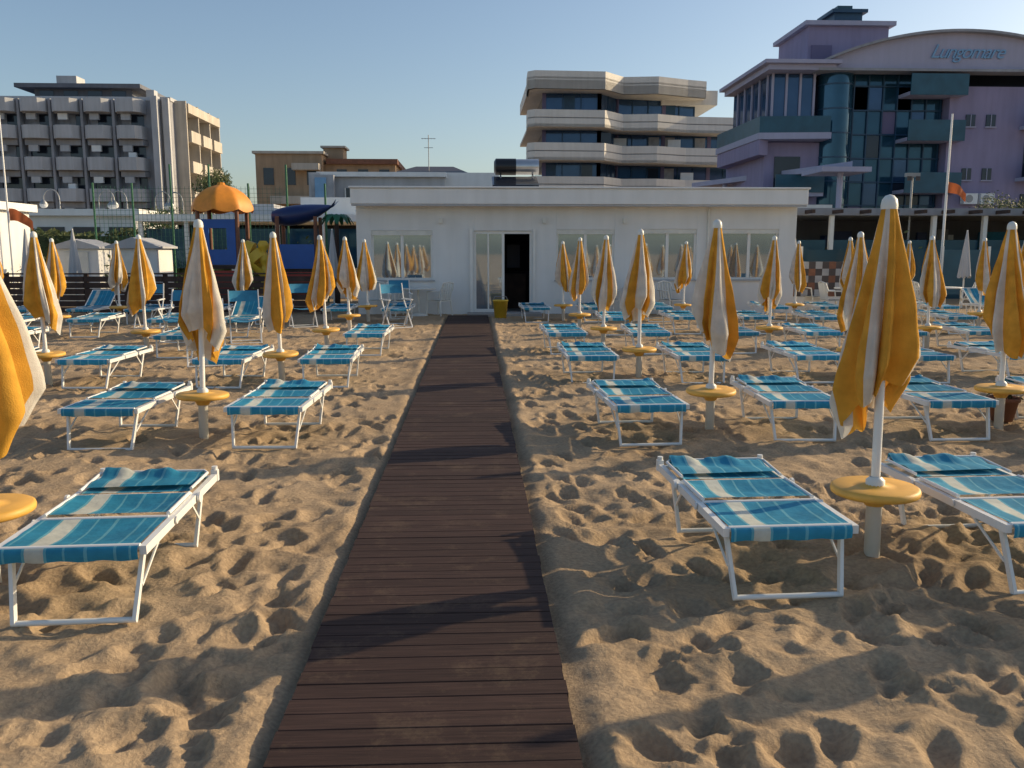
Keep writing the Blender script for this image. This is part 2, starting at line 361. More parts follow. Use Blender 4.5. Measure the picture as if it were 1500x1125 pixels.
# ------------------------------------------------------------------ sunbeds
def sunbed(seed,up=False):
    r=random.Random(seed); b=MB(); z=.35; W='white_paint'; Lb=1.28; c1,c2=.43,.84
    for sx in(-1,1):
        b.box(sx*.325-.016,sx*.325+.016,.0,Lb,z-.024,z+.018,W)
        b.box(sx*.325-.02,sx*.325+.02,Lb,Lb+.04,z-.028,z+.04,W)
        b.tube((sx*.325,Lb+.02,z+.04),(sx*.325,Lb+.02,z+.062),.018,W,8)
        b.bar((sx*.298,.10,z-.01),(sx*.268,.0,.012),.034,.018,W,up=(1,0,0))
        b.bar((sx*.298,1.10,z-.01),(sx*.268,1.02,.012),.034,.018,W,up=(1,0,0))
        b.bar((sx*.29,.06,z*.45),(sx*.302,.36,z-.02),.014,.008,W,up=(1,0,0))
        b.bar((sx*.285,1.06,z*.45),(sx*.302,.84,z-.02),.014,.008,W,up=(1,0,0))
        b.tube((sx*.345,c2+.01,z),(sx*.36,c2+.01,z),.03,W,12)
        b.tube((sx*.345,c1+.01,z),(sx*.352,c1+.01,z),.02,W,12)
        b.tube((sx*.303,c1+.03,z+.03),(sx*.303,c2-.01,z+.03),.011,W,8)
    for yy in(.015,c1+.012,c2+.012): b.tube((-.309,yy,z+.012),(.309,yy,z+.012),.015,W,10)
    b.tube((-.31,Lb-.02,z),(.31,Lb-.02,z),.015,W,10)
    b.tube((-.278,0,.014),(.278,0,.014),.014,W,10); b.tube((-.278,1.02,.014),(.278,1.02,.014),.014,W,10)
    ph=r.uniform(0,6)
    def sag(d,zz,wr): return lambda x,y,u,v: zz-d*math.sin(math.pi*u)*math.sin(math.pi*min(1,max(0,v)))+wr*math.sin(x*31+y*17+ph)*math.sin(y*23+ph*2)*math.sin(math.pi*v)
    b.sheet(-.305,.305,.01,c1-.01,sag(.022,z+.022,.003),16,12,'fabric')
    b.sheet(-.290,.290,c1+.04,c2-.018,sag(.034,z+.034,.004),16,12,'fabric')
    vs=[];n=16
    for j,(yy,zz) in enumerate([(.01,z+.022),(-.006,z+.017),(-.014,z+.002),(-.013,z-.03),(-.009,z-.045)]):
        for i in range(n+1): vs.append((-.305+.61*i/n,yy,zz+(.004*math.sin(i*1.3+ph) if j>2 else 0)))
    b.add(vs,[(j*(n+1)+i,j*(n+1)+i+1,(j+1)*(n+1)+i+1,(j+1)*(n+1)+i) for j in range(4) for i in range(n)],'fabric',True)
    if up:
        a=R(38); ca,sa=math.cos(a),math.sin(a); y0=c2+.02; LL=.60
        for sx in(-1,1): b.tube((sx*.30,y0,z+.03),(sx*.30,y0+LL*ca,z+.03+LL*sa),.013,W,8); b.bar((sx*.30,y0+.35*ca,z+.03+.35*sa),(sx*.31,y0+.42,z),.02,.012,W,up=(1,0,0))
        b.tube((-.30,y0+LL*ca,z+.03+LL*sa),(.30,y0+LL*ca,z+.03+LL*sa),.013,W,8)
        vs=[];n=12
        for j in range(9):
            for i in range(n+1):
                l=.02+(LL-.03)*j/8; sg=.03*math.sin(math.pi*i/n)*math.sin(math.pi*j/8); vs.append((-.288+.576*i/n,y0+l*ca+sg*sa,z+.035+l*sa-sg*ca))
        b.add(vs,[(j*(n+1)+i,j*(n+1)+i+1,(j+1)*(n+1)+i+1,(j+1)*(n+1)+i) for j in range(8) for i in range(n)],'fabric',True)
        return b.mesh('sunbed')
    b.sheet(-.290,.290,c2+.04,Lb-.01,lambda x,y,u,v: z+.026+.006*v-.016*math.sin(math.pi*u)*math.sin(math.pi*v),16,12,'fabric')
    b.path([(-.298,c2+.05,z+.04),(-.31,Lb-.09,z+.050),(-.28,Lb-.05,z+.054),(.28,Lb-.05,z+.054),(.31,Lb-.09,z+.050),(.298,c2+.05,z+.04)],.009,W)
    a1=r.uniform(.007,.012)
    def hz(u,v): 
        w_=max(0,v-.3)/.7
        return z+.046+.014*v+a1*math.sin(v*9+ph+2.5*u)*(.3+w_)+a1*1.3*math.sin(u*13+ph*3+4*v)*w_+a1*.6*math.sin(u*29+ph+3*v)*w_
    b.sheet(-.285,.285,c2+.10,Lb-.045,lambda x,y,u,v: hz(u,v),30,22,'fabric')
    vs=[];n=24
    for j in range(4):
        for i in range(n+1): vs.append((-.285+.57*i/n,Lb-.045+.016*math.sin(j*.9)+.004*math.sin(i+ph)*j,hz(i/n,1)-j*.018))
    b.add(vs,[(j*(n+1)+i,j*(n+1)+i+1,(j+1)*(n+1)+i+1,(j+1)*(n+1)+i) for j in range(3) for i in range(n)],'fabric',True)
    return b.mesh('sunbed')
BM=[sunbed(s) for s in range(5)]; BUP=sunbed(9,True)

rows=[4.5,7.95,11.3,14.6,17.85,21.0]
colsR=[2.22,5.13,7.95,10.8,13.7,16.6]; colsL=[-2.52,-5.5,-8.45,-11.35,-14.3]
r=random.Random(5); n=0
for ri,ry in enumerate(rows):
    for side,cols in(('R',colsR),('L',colsL)):
        for ci,cx in enumerate(cols):
            if ri==0 and ci>3: continue
            yy=ry-(.15 if side=='L' else 0)+ (r.uniform(-.08,.08) if ri or ci else 0)
            xx=cx+(r.uniform(-.05,.05) if ri or ci else 0)
            if side=='L' and ri==0 and ci==0: xx=-2.52
            tl=(r.uniform(-.02,.02),r.uniform(-.025,.025))
            if side=='L' and ci==0: tl=(tl[0],-.035)
            first=(ri==0 and ci==0); big_=first and side=='L'
            rz=r.uniform(0,6.28); me=UM[(n*3+ri)%10]
            if big_: me=UBIG; rz=4.3; tl=(0,0.0)
            elif first: me=UNEAR; rz=4.75; tl=(.01,-.012)
            inst(me,'beach_umbrella',(xx,yy,0),rz,r.uniform(.985,1.015),tl[0],tl[1]); n+=1
            offs=(-.68,.73) if side=='R' else (.67,-.72)
            for of in offs:
                bx=xx+of+r.uniform(-.03,.03); by=yy-.55+r.uniform(-.1,.1)
                if first: bx=xx+of; by=yy-.55
                if big_ and of<0: bx-=.3
                if ri>=3 and r.random()<.06: continue
                up=ri>=3 and r.random()<.13
                inst(BUP if up else BM[r.randrange(5)],'sunbed',(bx,by,.0),r.uniform(-.05,.05))

# ------------------------------------------------------------------ kiosk
K=Grp('beach_kiosk'); Y0=23.5; xa,xb=-3.17,8.86
w=K.p('walls')
ops=[(-2.78,-1.13,.93,2.25),(0.0,1.56,0.0,2.25),(2.24,3.83,.93,2.28),(4.5,6.1,.93,2.3),(6.77,8.38,.93,2.3)]
x=xa
for (a,b_,z0,z1) in ops:
    w.box(x,a,Y0,Y0+.25,-.2,2.93,'white_plaster')
    if z0>0: w.box(a,b_,Y0+.002,Y0+.25,-.2,z0,'white_plaster')
    w.box(a,b_,Y0+.002,Y0+.25,z1,2.928,'white_plaster'); x=b_
w.box(x,xb,Y0,Y0+.25,-.2,2.93,'white_plaster')
w.box(xa,xa+.25,Y0+.25,30,-.2,2.93,'white_plaster'); w.box(xb-.25,xb,Y0+.25,30,-.2,2.93,'white_plaster'); w.box(xa,xb,30,30.25,-.2,2.93,'white_plaster')
K.p('floor').box(xa+.25,xb-.25,Y0+.25,30,-.1,.04,'paving')
K.p('threshold').box(-.2,1.8,Y0-.7,Y0-.002,-.1,.05,'paving')
f=K.p('roof'); f.box(xa-.08,xb+.12,Y0-.45,30.5,2.935,3.34,'white_fascia'); f.box(xa-.12,xb+.16,Y0-.50,30.55,3.342,3.39,'white_plaster')
f.box(xa-.06,xb+.10,Y0-.43,Y0-.38,2.88,2.934,'concrete_light')
fr=K.p('window_frames'); gl=K.p('window_panes')
def win(a,b_,z0,z1,mull=1):
    y=Y0+.10; t=.055
    fr.box(a,b_,y-.03,y+.03,z0,z0+t,'white_paint'); fr.box(a,b_,y-.03,y+.03,z1-t,z1,'white_paint')
    fr.box(a,a+t,y-.028,y+.028,z0+t,z1-t,'white_paint'); fr.box(b_-t,b_,y-.028,y+.028,z0+t,z1-t,'white_paint')
    for i in range(mull):
        c=a+(b_-a)*(i+1)/(mull+1); fr.box(c-.04,c+.04,y-.035,y+.028,z0+t,z1-t,'white_paint')
    gl.box(a+t,b_-t,y-.006,y+.006,z0+t,z1-t,'glass_kiosk')
for (a,b_,z0,z1) in ops:
    if z0>0: 
        win(a,b_,z0,z1,1); fr.box(a-.05,b_+.05,Y0-.05,Y0+.06,z0-.04,z0,'concrete_light')
        K.p('rolling_shutter_boxes').box(a+.002,b_-.002,Y0+.02,Y0+.2,z1-.12,z1-.003,'plastic_white')
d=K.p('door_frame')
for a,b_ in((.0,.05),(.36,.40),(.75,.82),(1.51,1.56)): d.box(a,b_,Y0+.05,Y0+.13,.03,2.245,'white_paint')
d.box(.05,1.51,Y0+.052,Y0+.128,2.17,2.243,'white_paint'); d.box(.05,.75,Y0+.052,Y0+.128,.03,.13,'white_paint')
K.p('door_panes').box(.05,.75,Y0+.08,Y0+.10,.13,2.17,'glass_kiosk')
o=K.p('open_door_leaf'); o.box(-.12,-.04,Y0-.06,Y0-.01,.05,2.3,'white_paint'); o.box(1.60,1.66,Y0-.06,Y0-.01,.05,2.3,'white_paint')
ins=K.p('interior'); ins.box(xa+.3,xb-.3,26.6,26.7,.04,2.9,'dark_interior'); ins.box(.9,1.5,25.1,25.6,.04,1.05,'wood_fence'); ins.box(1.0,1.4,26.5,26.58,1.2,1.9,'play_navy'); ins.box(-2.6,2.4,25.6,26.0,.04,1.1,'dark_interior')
wl=K.p('wall_lamps')
for x in(-.9,1.9,4.1): wl.box(x-.05,x+.05,Y0-.09,Y0-.002,2.45,2.58,'plastic_white')
wl.tube((6.4,Y0-.04,.3),(6.4,Y0-.04,2.85),.03,'plastic_white')
K.done({'roof':.015,'walls':.004})
S=Grp('solar_water_heater',(0,0,.06))
t=S.p('tank'); t.tube((.62,24.6,3.98),(1.18,24.6,3.98),.23,'tank_black',24); t.tube((1.18,24.6,3.98),(1.82,24.6,3.98),.215,'metal_silver',24); t.tube((.57,24.6,3.98),(.62,24.6,3.98),.15,'tank_black',24,.23)
f=S.p('frame')
for x in(.75,1.65): 
    f.bar((x,24.55,3.78),(x,24.9,3.34),.04,.04,'metal_gray'); f.bar((x,24.6,3.78),(x,23.6,3.36),.04,.04,'metal_gray')
S.p('collector').add([(.5,23.45,3.40),(1.75,23.45,3.40),(1.75,24.4,3.70),(.5,24.4,3.70),(.5,23.47,3.36),(1.75,23.47,3.36),(1.75,24.42,3.66),(.5,24.42,3.66)],[(0,1,2,3),(7,6,5,4),(0,4,5,1),(1,5,6,2),(2,6,7,3),(3,7,4,0)],'glass_dark')
S.done()

# ------------------------------------------------------------------ bin, chairs, tables
b=MB(); b.lathe([(0,.0),(.15,.0),(.19,.44),(.205,.44),(.205,.47),(.18,.47),(.16,.1),(0,.1)],(0,0,0),'play_yellow',20,True)
b.path([(-.2,0,.44),(-.14,-.02,.56),(.14,-.02,.56),(.2,0,.44)],.008,'metal_gray'); b.obj('yellow_bin',loc=(.66,21.9,.0))
def dirchair(k='cloth_blue'):
    b=MB(); W='white_paint'
    for sx in(-.27,.27):
        b.bar((sx,-.25,0),(sx,.22,.62),.03,.02,W,up=(1,0,0)); b.bar((sx,.25,0),(sx,-.22,.62),.03,.02,W,up=(1,0,0))
        b.box(sx-.025,sx+.025,-.26,.28,.62,.645,W); b.bar((sx,.22,.6),(sx,.32,.98),.03,.02,W,up=(1,0,0))
        b.tube((sx,-.25,.015),(sx,.25,.015),.012,W,8)
    b.tube((-.27,-.25,.015),(.27,-.25,.015),.012,W,8); b.tube((-.27,.25,.015),(.27,.25,.015),.012,W,8)
    b.sheet(-.26,.26,-.2,.22,lambda x,y,u,v:.44-.04*math.sin(math.pi*u),10,4,k)
    vs=[]
    for j in range(3):
        for i in range(9): vs.append((-.27+.54*i/8,.27+.05*j/2+.05*math.sin(math.pi*i/8),.76+.1*j))
    b.add(vs,[(j*9+i,j*9+i+1,(j+1)*9+i+1,(j+1)*9+i) for j in range(2) for i in range(8)],k,True)
    return b.mesh('director_chair')
DC=dirchair(); 
for x,y,a in((-4.05,13.0,.3),(-4.3,16.2,.3),(-5.6,16.4,-.2),(-3.9,19.6,.4),(-1.75,19.3,.5),(-1.9,22.0,.2),(3.3,21.9,3.0),(9.2,18.0,.4),(-7.3,19.5,.1)): inst(DC,'director_chair',(x,y,0),a)
def plchair():
    b=MB(); k='plastic_white'
    for sx,sy in((-.22,-.2),(.22,-.2),(-.22,.22),(.22,.22)): b.tube((sx*1.15,sy*1.15,0),(sx,sy,.42),.018,k,8,.022)
    b.sheet(-.24,.24,-.23,.23,lambda x,y,u,v:.43-.015*math.sin(math.pi*u)*math.sin(math.pi*v),6,6,k); b.box(-.24,.24,-.23,.23,.39,.41,k)
    for i in range(5): x=-.18+.09*i; b.bar((x,.22,.42),(x*1.1,.31,.86),.05,.012,k,up=(1,0,0))
    b.path([(-.24,-.2,.42),(-.27,-.18,.65),(-.27,.25,.66),(-.22,.31,.86),(0,.34,.9),(.22,.31,.86),(.27,.25,.66),(.27,-.18,.65),(.24,-.2,.42)],.018,k)
    return b.mesh('plastic_chair')
PC=plchair()
for x,y,a in((-2.0,22.9,.6),(-.95,22.9,-2.2),(-2.6,23.0,.2),(9.6,22.6,1.6),(10.9,22.4,-1.4),(12.2,22.9,1.7),(13.6,22.8,-1.2),(9.9,24.5,.2),(12.7,24.6,.1),(3.6,22.9,.2),(5.3,22.9,.5),(6.6,22.8,-.4)): inst(PC,'plastic_chair',(x,y,0),a)
b=MB(); b.lathe([(0,.70),(.45,.70),(.46,.715),(.45,.73),(0,.73)],(0,0,0),'plastic_white',28); b.lathe([(.03,.04),(.03,.7)],(0,0,0),'plastic_white',12); b.lathe([(.26,0),(.24,.03),(.03,.08)],(0,0,0),'plastic_white',20)
TB=b.mesh('round_table')
for x,y in((10.2,22.8),(12.9,23.0),(11.3,24.7),(4.4,22.9),(-1.5,22.95)): inst(TB,'round_table',(x,y,0))

# ------------------------------------------------------------------ foliage helper
def tree(name,x,y,h,cr,trunk=.12,seed=1,base=0,nleaf=2600,flat=.8):
    r=random.Random(seed); g=Grp(name,(x,y,base)); t=g.p('trunk'); ct=h-cr*flat
    t.tube((0,0,-.2),(.1,0,ct*.7),trunk,'bark',10,trunk*.7)
    cl=[]
    for i in range(9):
        a=r.uniform(0,6.28); q=r.uniform(.35,.85)*cr; c=Vector((q*math.cos(a),q*math.sin(a),ct+r.uniform(-.5,.6)*cr*flat)); cl.append((c,r.uniform(.28,.5)*cr))
        t.tube((.1,0,ct*.65),c,trunk*.45,'bark',6,trunk*.12)
    cl.append((Vector((0,0,ct+.3*cr)),.5*cr))
    l=g.p('crown')
    for i in range(nleaf):
        c,rad=r.choice(cl); d=Vector((r.gauss(0,1),r.gauss(0,1),r.gauss(0,.8))).normalized()*rad*r.uniform(.5,1.1); p_=c+d
        s=r.uniform(.05,.12)*cr*.55; u=Vector((r.gauss(0,1),r.gauss(0,1),r.gauss(0,1))).normalized(); v=u.orthogonal().normalized()
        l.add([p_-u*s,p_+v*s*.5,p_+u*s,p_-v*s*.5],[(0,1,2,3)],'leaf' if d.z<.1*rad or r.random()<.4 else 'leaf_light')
    g.done()
def hedge(name,x0,x1,y0,y1,z0,z1,seed,n=5000):
    r=random.Random(seed); b=MB(); b.box(x0+.15,x1-.15,y0+.15,y1-.15,0,z1-.2,'leaf')
    for i in range(n):
        p_=Vector((r.uniform(x0,x1),r.uniform(y0,y0+.25) if r.random()<.6 else r.uniform(y0,y1),r.uniform(z0,z1) ))
        if p_.y>y0+.25: p_.z=z1-r.uniform(0,.25)
        p_.z+=.15*math.sin(p_.x*1.7)*.6
        s=r.uniform(.05,.13); u=Vector((r.gauss(0,1),r.gauss(0,1),r.gauss(0,1))).normalized(); v=u.orthogonal().normalized()
        b.add([p_-u*s,p_+v*s*.6,p_+u*s,p_-v*s*.6],[(0,1,2,3)],r.choice(['leaf','leaf_light']))
    b.obj(name)
tree('small_tree',-17.2,60,7.2,1.6,seed=3)
tree('small_tree',-14.6,41,3.8,1.2,seed=4,nleaf=1500)
tree('small_tree',23.5,38,4.2,1.3,seed=5)
tree('small_tree',28.0,40,4.2,1.4,seed=6)
hedge('hedge',-24,-6.5,35,36.2,.0,2.5,2)
hedge('hedge',10.5,32,33.5,34.6,.0,1.9,4)

# ------------------------------------------------------------------ promenade & road
b=MB(); b.box(-120,120,37,46,-.1,.06,'paving'); b.obj('promenade_pavement')
b=MB(); b.box(-160,160,46.3,56,-.1,.012,'asphalt'); b.obj('seafront_road')
def lamp():
    b=MB(); k='metal_gray'; b.lathe([(.1,0),(.09,.4),(.05,.5),(.04,4.6)],(0,0,0),k,12)
    pts=[(0,0,4.5)]
    for i in range(9):
        a=math.pi*i/8; pts.append((.38-.38*math.cos(a),0,4.7+.5*math.sin(a)))
    b.path(pts,.03,k); b.lathe([(.03,.0),(.06,-.03),(.20,-.22),(.19,-.24)],(.76,0,4.72),k,16)
    b.lathe([(.19,-.24),(.17,-.33),(.1,-.4),(0,-.42)],(.76,0,4.72),'white_paint',16); return b.mesh('street_lamp')
LM=lamp()
for i,(px,y) in enumerate(((-20.0,43),(-18.4,43.6),(-17.2,44),(-16.0,44.5),(-14.8,45),(-13.6,45.5))): inst(LM,'street_lamp',(px,y,-.6+.06),0 if i%2 else math.pi)
# ------------------------------------------------------------------ hotel left
G=Grp('grey_hotel',(-.9,0,-.45)); xa,xb,ya,yb=-50.5,-29.4,90,103
w=G.p('walls'); w.box(xa,xb,ya,yb,0,17,'concrete'); w.box(xa-.1,xb+.1,ya-.1,yb+.1,17.002,17.35,'concrete_light')
gl=G.p('windows'); bal=G.p('balconies'); fin=G.p('partition_fins'); aw=G.p('awnings'); rr=random.Random(3)
bayw=3.05; x=xa+.6; bays=[]
while x+bayw<xb-1.9: bays.append(x); x+=bayw
for bx in bays:
    fin.box(bx-.12,bx+.12,ya-1.05,ya-.002,1.5,17.0,'concrete')
    for fl in range(5):
        z=16.0-3.05*(fl+1)+.45
        c=bx+bayw/2
        gl.box(bx+.45,bx+bayw-.45,ya-.04,ya-.001,z+.1,z+2.2,'glass_dark')
        gl.box(bx+.45,bx+rr.uniform(1.1,2.2),ya-.07,ya-.042,z+rr.uniform(.1,1.2),z+2.2,'curtain') if rr.random()<.75 else None
        bal.prism([(bx+.13,ya-.01),(bx+.3,ya-1.2),(bx+.8,ya-1.75),(bx+bayw-.8,ya-1.75),(bx+bayw-.3,ya-1.2),(bx+bayw-.13,ya-.01)],z-.25,z+1.0,'concrete_light')
        aw.prism([(bx+.13,ya-.08),(bx+.35,ya-.9),(bx+bayw-.35,ya-.9),(bx+bayw-.13,ya-.08)],z+2.2,z+2.75,'concrete')
        aw.box(c-.8,c+.1,ya-1.0,ya-.7,z+1.6,z+2.19,'white_fascia' if rr.random()<.4 else 'concrete_light')
        if rr.random()<.35: aw.box(c-.2,c+.5,ya-1.2,ya-.8,z+1.01,z+1.5,'white_fascia')
    bal.prism([(bx+.13,ya-.01),(bx+.3,ya-1.2),(bx+.8,ya-1.75),(bx+bayw-.8,ya-1.75),(bx+bayw-.3,ya-1.2),(bx+bayw-.13,ya-.01)],15.7,16.95,'concrete_light')
fin.box(xb-1.5,xb-.9,ya-1.2,ya-.002,0,17.3,'concrete_light')
fin.box(xb-.6,xb+.02,ya-.6,ya-.12,0,17.2,'concrete_light')
for fl in range(5):
    z=16-3.05*(fl+1)+.45
    for y0 in(91.5,95.4,99.2):
        bal.box(xb+.002,xb+1.5,y0,y0+3.0,z-.2,z+.95,'concrete_warm'); gl.box(xb+.002,xb+.04,y0+.4,y0+2.6,z+.96,z+2.4,'glass_dark')
for y0 in(91.1,94.9,98.8,102.4): fin.box(xb+.003,xb+1.2,y0,y0+.2,1,17.2,'concrete_warm')
bal.box(xb+.004,xb+1.35,91.4,102.3,16.1,17.0,'concrete_warm')
t=G.p('penthouse'); t.box(-43.5,-33.8,92,100,17.36,18.4,'concrete_dark'); t.box(-45.0,-32.6,91,101,18.402,18.8,'concrete_dark'); t.box(-41.7,-39.7,93,95,18.802,19.9,'concrete_light'); t.box(-32.4,-31.6,92,93,17.36,18.4,'concrete_light')
for k in range(4): t.box(-43+2.4*k,-41.6+2.4*k,91.95,92.0,17.5,18.25,'glass_dark')
G.done()
# ------------------------------------------------------------------ low buildings middle-left
G=Grp('orange_apartment_building'); w=G.p('walls'); w.box(-17.2,-12.0,70,80,0,9.3,'beige_orange'); w.box(-12,-6.3,71,80,0,8.6,'beige_orange')
t=G.p('roof'); t.box(-17.4,-11.8,69.8,80.2,9.302,9.5,'concrete_warm'); t.box(-11.8,-6.1,70.6,80.2,8.602,9.0,'terracotta'); t.box(-12.2,-10.6,72,74,9.0,10.0,'beige_orange'); t.box(-12.4,-10.4,71.8,74.2,10.002,10.15,'concrete_warm')
g=G.p('windows')
for x in(-16.6,-14.9,-13.2,-11.0,-9.3,-7.6):
    for z in(6.9,4.0): g.box(x,x+.8,(70 if x<-12 else 71)-.05,(70 if x<-12 else 71)-.002,z,z+1.3,'glass_dark')
g2=G.p('balconies'); g2.box(-14.2,-12.1,69.0,69.99,8.0,8.5,'concrete_warm'); g2.box(-16,-12.4,69.2,69.99,5.4,6.0,'concrete_warm')
G.done()
G=Grp('white_villa'); w=G.p('walls'); w.box(-8.3,-1.6,48,56,0,5.7,'concrete_light'); w.box(-1.598,1.4,48.5,56,0,6.0,'white_plaster'); w.box(-8.9,-8.302,47.6,56,0,5.9,'concrete_light')
w.box(-8.7,-7.5,47.2,47.598,0,5.75,'curtain'); w.box(-8.5,-7.9,47.15,47.198,3.2,5.6,'sign_blue')
r_=G.p('roof'); r_.box(-8.5,-1.5,47.7,56.2,5.702,5.95,'white_fascia')
r_.add([(-4.6,48.5,5.95),(-.2,48.5,5.95),(-.2,56,5.95),(-4.6,56,5.95),(-3.4,52,6.65),(-1.2,52,6.65)],[(0,1,5,4),(1,2,5),(2,3,4,5),(3,0,4)],'tile_dark')
g=G.p('windows')
for x,wd in((-7.0,.9),(-5.1,.9),(-3.4,1.6),(-.9,.7)):
    yf=48.5 if x>-1.6 else 48
    for z0,z1 in((4.3,5.1),(1.3,2.9)):
        g.box(x,x+wd,yf-.07,yf-.002,z0,z1,'glass_dark'); 
        for xx in(x-.03,x+wd/2-.03,x+wd-.03): g.box(xx,xx+.06,yf-.1,yf-.072,z0,z1,'white_paint')
a=G.p('tv_antenna'); a.tube((-2.55,50,5.9),(-2.55,50,8.2),.025,'metal_gray',6); a.tube((-2.95,50,8.0),(-2.15,50,8.0),.015,'metal_gray',6)
for k in range(5): a.tube((-2.9+.17*k,49.8,8.0),(-2.9+.17*k,50.2,8.0),.01,'metal_gray',5)
a.tube((-2.8,50,7.5),(-2.3,50,7.5),.015,'metal_gray',6)
G.done()
G=Grp('terrace_pavilion'); w=G.p('walls'); w.box(-22,-15.5,40.5,44,0,3.3,'white_plaster'); w.box(-22.3,-15.2,40.2,44.2,3.302,3.6,'white_fascia')
g=G.p('windows')
for k in range(4): g.box(-21.5+1.6*k,-20.3+1.6*k,40.44,40.498,1.2,2.8,'glass_dark')
G.done()
G=Grp('bar_veranda'); w=G.p('structure'); w.box(-12.0,-3.6,31.2,36,2.75,3.0,'white_fascia'); w.box(-12.0,-3.6,35.8,36,0,2.75,'dark_interior'); w.box(-7.4,-3.7,31.6,31.7,0,1.1,'white_plaster')
for k in range(6): w.box(-11.9+1.6*k,-11.76+1.6*k,31.3,31.44,0,2.748,'white_paint')
w.box(-6.5,-4.0,33,35,3.002,3.7,'white_plaster'); w.box(-9.5,-7.5,33,35,3.002,3.45,'concrete_light')
g=G.p('glazing')
for k in range(5): g.box(-11.7+1.6*k,-10.36+1.6*k,31.5,31.52,1.1,2.5,'glass_teal')
G.done()
# ------------------------------------------------------------------ centre hotel
G=Grp('white_terraced_hotel',(.15,0,-.1))
def front(x1,d=0): return [(4.7+d*.6,81),(4.6+d*.6,77.6+d),(5.2+d*.6,77+d),(11.4,77.3+d),(13.4,79.6+d),(16.5,79.2+d),(19.5,80.6+d),(x1,81.3+d)]
bands=[(15.8,17.3,21.4),(12.6,14.05,27.3),(9.75,11.25,27.3),(6.9,8.35,27.3),(4.0,5.5,27.3)]
bd=G.p('balcony_bands'); gl=G.p('glazing'); core=G.p('walls')
for i,(z0,z1,x1) in enumerate(bands):
    fr_=front(x1); bd.prism(fr_+[(x1,92),(4.7,92)],z0,z1-.5 if i==0 else z0+.25,'cream')
    back=front(x1,.28)
    for zz0,zz1 in((z0+.002 if i else z0,z0+(z1-z0)*.5),(z0+(z1-z0)*.5+.09,z1)):
        for (a,b_),(c,d_) in zip(list(zip(fr_[:-1],fr_[1:])),list(zip(back[:-1],back[1:]))):
            bd.prism([a,b_,d_,c],zz0,zz1,'cream')
    for (a,b_),(c,d_) in zip(list(zip(front(x1,.1)[:-1],front(x1,.1)[1:])),list(zip(front(x1,.25)[:-1],front(x1,.25)[1:]))):
        bd.prism([a,b_,d_,c],z0+.3,z1-.05,'concrete')
for i in range(4):
    z0=bands[i+1][1]-1.2; z1=bands[i][0]; x1=20.9 if i==0 else 26.8
    f2=[(6.2,81),(6.2,79.4),(11.2,79.4),(13.2,82.0),(x1,83.6)]
    gl.prism(f2+[(x1,91.5),(6.2,91.5)],z0+.01,z1-.005,'glass_blue')
    for (a,b_) in zip(f2[1:-1],f2[2:]):
        L_=math.dist(a,b_); n_=max(1,int(L_/1.5))
        for k in range(n_+1):
            u=k/n_; x=a[0]+(b_[0]-a[0])*u; y=a[1]+(b_[1]-a[1])*u; th=.35 if k%3==0 else .07
            gl.box(x-th/2,x+th/2,y-.1,y+.02,z0+.02,z1-.01,'blue_frame' if th<.2 else 'lilac_dark')
            if random.random()<.35: gl.box(x+.1,x+1.1,y-.06,y+.1,z0+.5,z1-.2,random.choice(['curtain','blue_frame','glass_dark']))
core.box(6.4,26.4,84.2,91.4,0,4,'concrete'); core.box(17.5,22.8,82.5,90,15.4,16.7,'cream'); core.box(13.2,16,80.8,84,17.0,17.25,'cream')
rl=G.p('shutter_boxes')
for x,z in((12.9,12.4),(19.3,9.3),(18.0,12.3)): rl.box(x,x+1.2,81.6,81.8,z-1.2,z-.2,'white_plaster')
G.done()
# ------------------------------------------------------------------ lilac hotel
G=Grp('lilac_hotel',(-.75,0,-.3)); w=G.p('walls'); gl=G.p('glazing'); rf=G.p('roof'); bal=G.p('balconies'); fr=G.p('mullions'); YB=57.5
w.box(17.5,21.0,50,YB,0,8.2,'lilac'); w.box(18.3,21.0,51.0,YB,8.202,12.0,'lilac_dark')
w.box(28.0,34.0,49.6,64,0,11.3,'lilac'); w.box(34.002,45,50.5,64,0,11.0,'lilac')
gl.box(22.1,27.98,50.4,63,0,12.1,'glass_teal')
gl.lathe([(1.0,0),(1.0,11.9)],(21.6,50.4,0),'glass_teal',20); fr.lathe([(1.03,11.9),(1.03,12.2),(0,12.2)],(21.6,50.4,0),'blue_frame',20)
for z in np.arange(.6,12,1.35): 
    fr.box(22.62,27.97,50.30,50.398,z-.04,z+.04,'blue_frame'); fr.lathe([(1.02,z-.04),(1.02,z+.04)],(21.6,50.4,0),'blue_frame',20)
for x in np.arange(22.7,27.9,.86): fr.box(x-.035,x+.035,50.28,50.396,0,12.0,'blue_frame')
rr=random.Random(8)
for _ in range(22):
    x=22.7+.86*rr.randrange(6); z=.6+1.35*rr.randrange(8); gl.box(x+.05,x+.81,50.36,50.397,z+.06,z+1.29,rr.choice(['glass_blue','lilac_dark','glass_dark','glass_dark','glass_blue']))
w.box(22.0,44,51.5,63,12.102,12.6,'lilac_dark')
gl.box(28.2,44,51.3,51.49,11.32,12.5,'glass_dark')
arc=[]; ax,ah,z0=28.2,8.1,12.35
Rr=(ah**2+1.75**2)/(2*1.75)
for i in range(41):
    x=ax-ah+2*ah*i/40; arc.append((x,z0+1.75-Rr+math.sqrt(Rr*Rr-(x-ax)**2)))
w.xprism([(arc[0][0],12.12)]+[(arc[-1][0],12.12)]+arc[::-1],49.2,49.6,'lilac_light')
rf.xprism([(x,z+.003) for x,z in arc]+[(x,z+.14) for x,z in arc[::-1]],48.8,60,'concrete')
rf.box(20.0,36.3,48.85,49.9,11.98,12.115,'concrete') 
rf.box(17.2,21.0,48.9,YB,12.0,12.3,'lilac_light'); rf.box(16.9,21.2,48.6,YB+.2,12.302,12.5,'lilac_light')
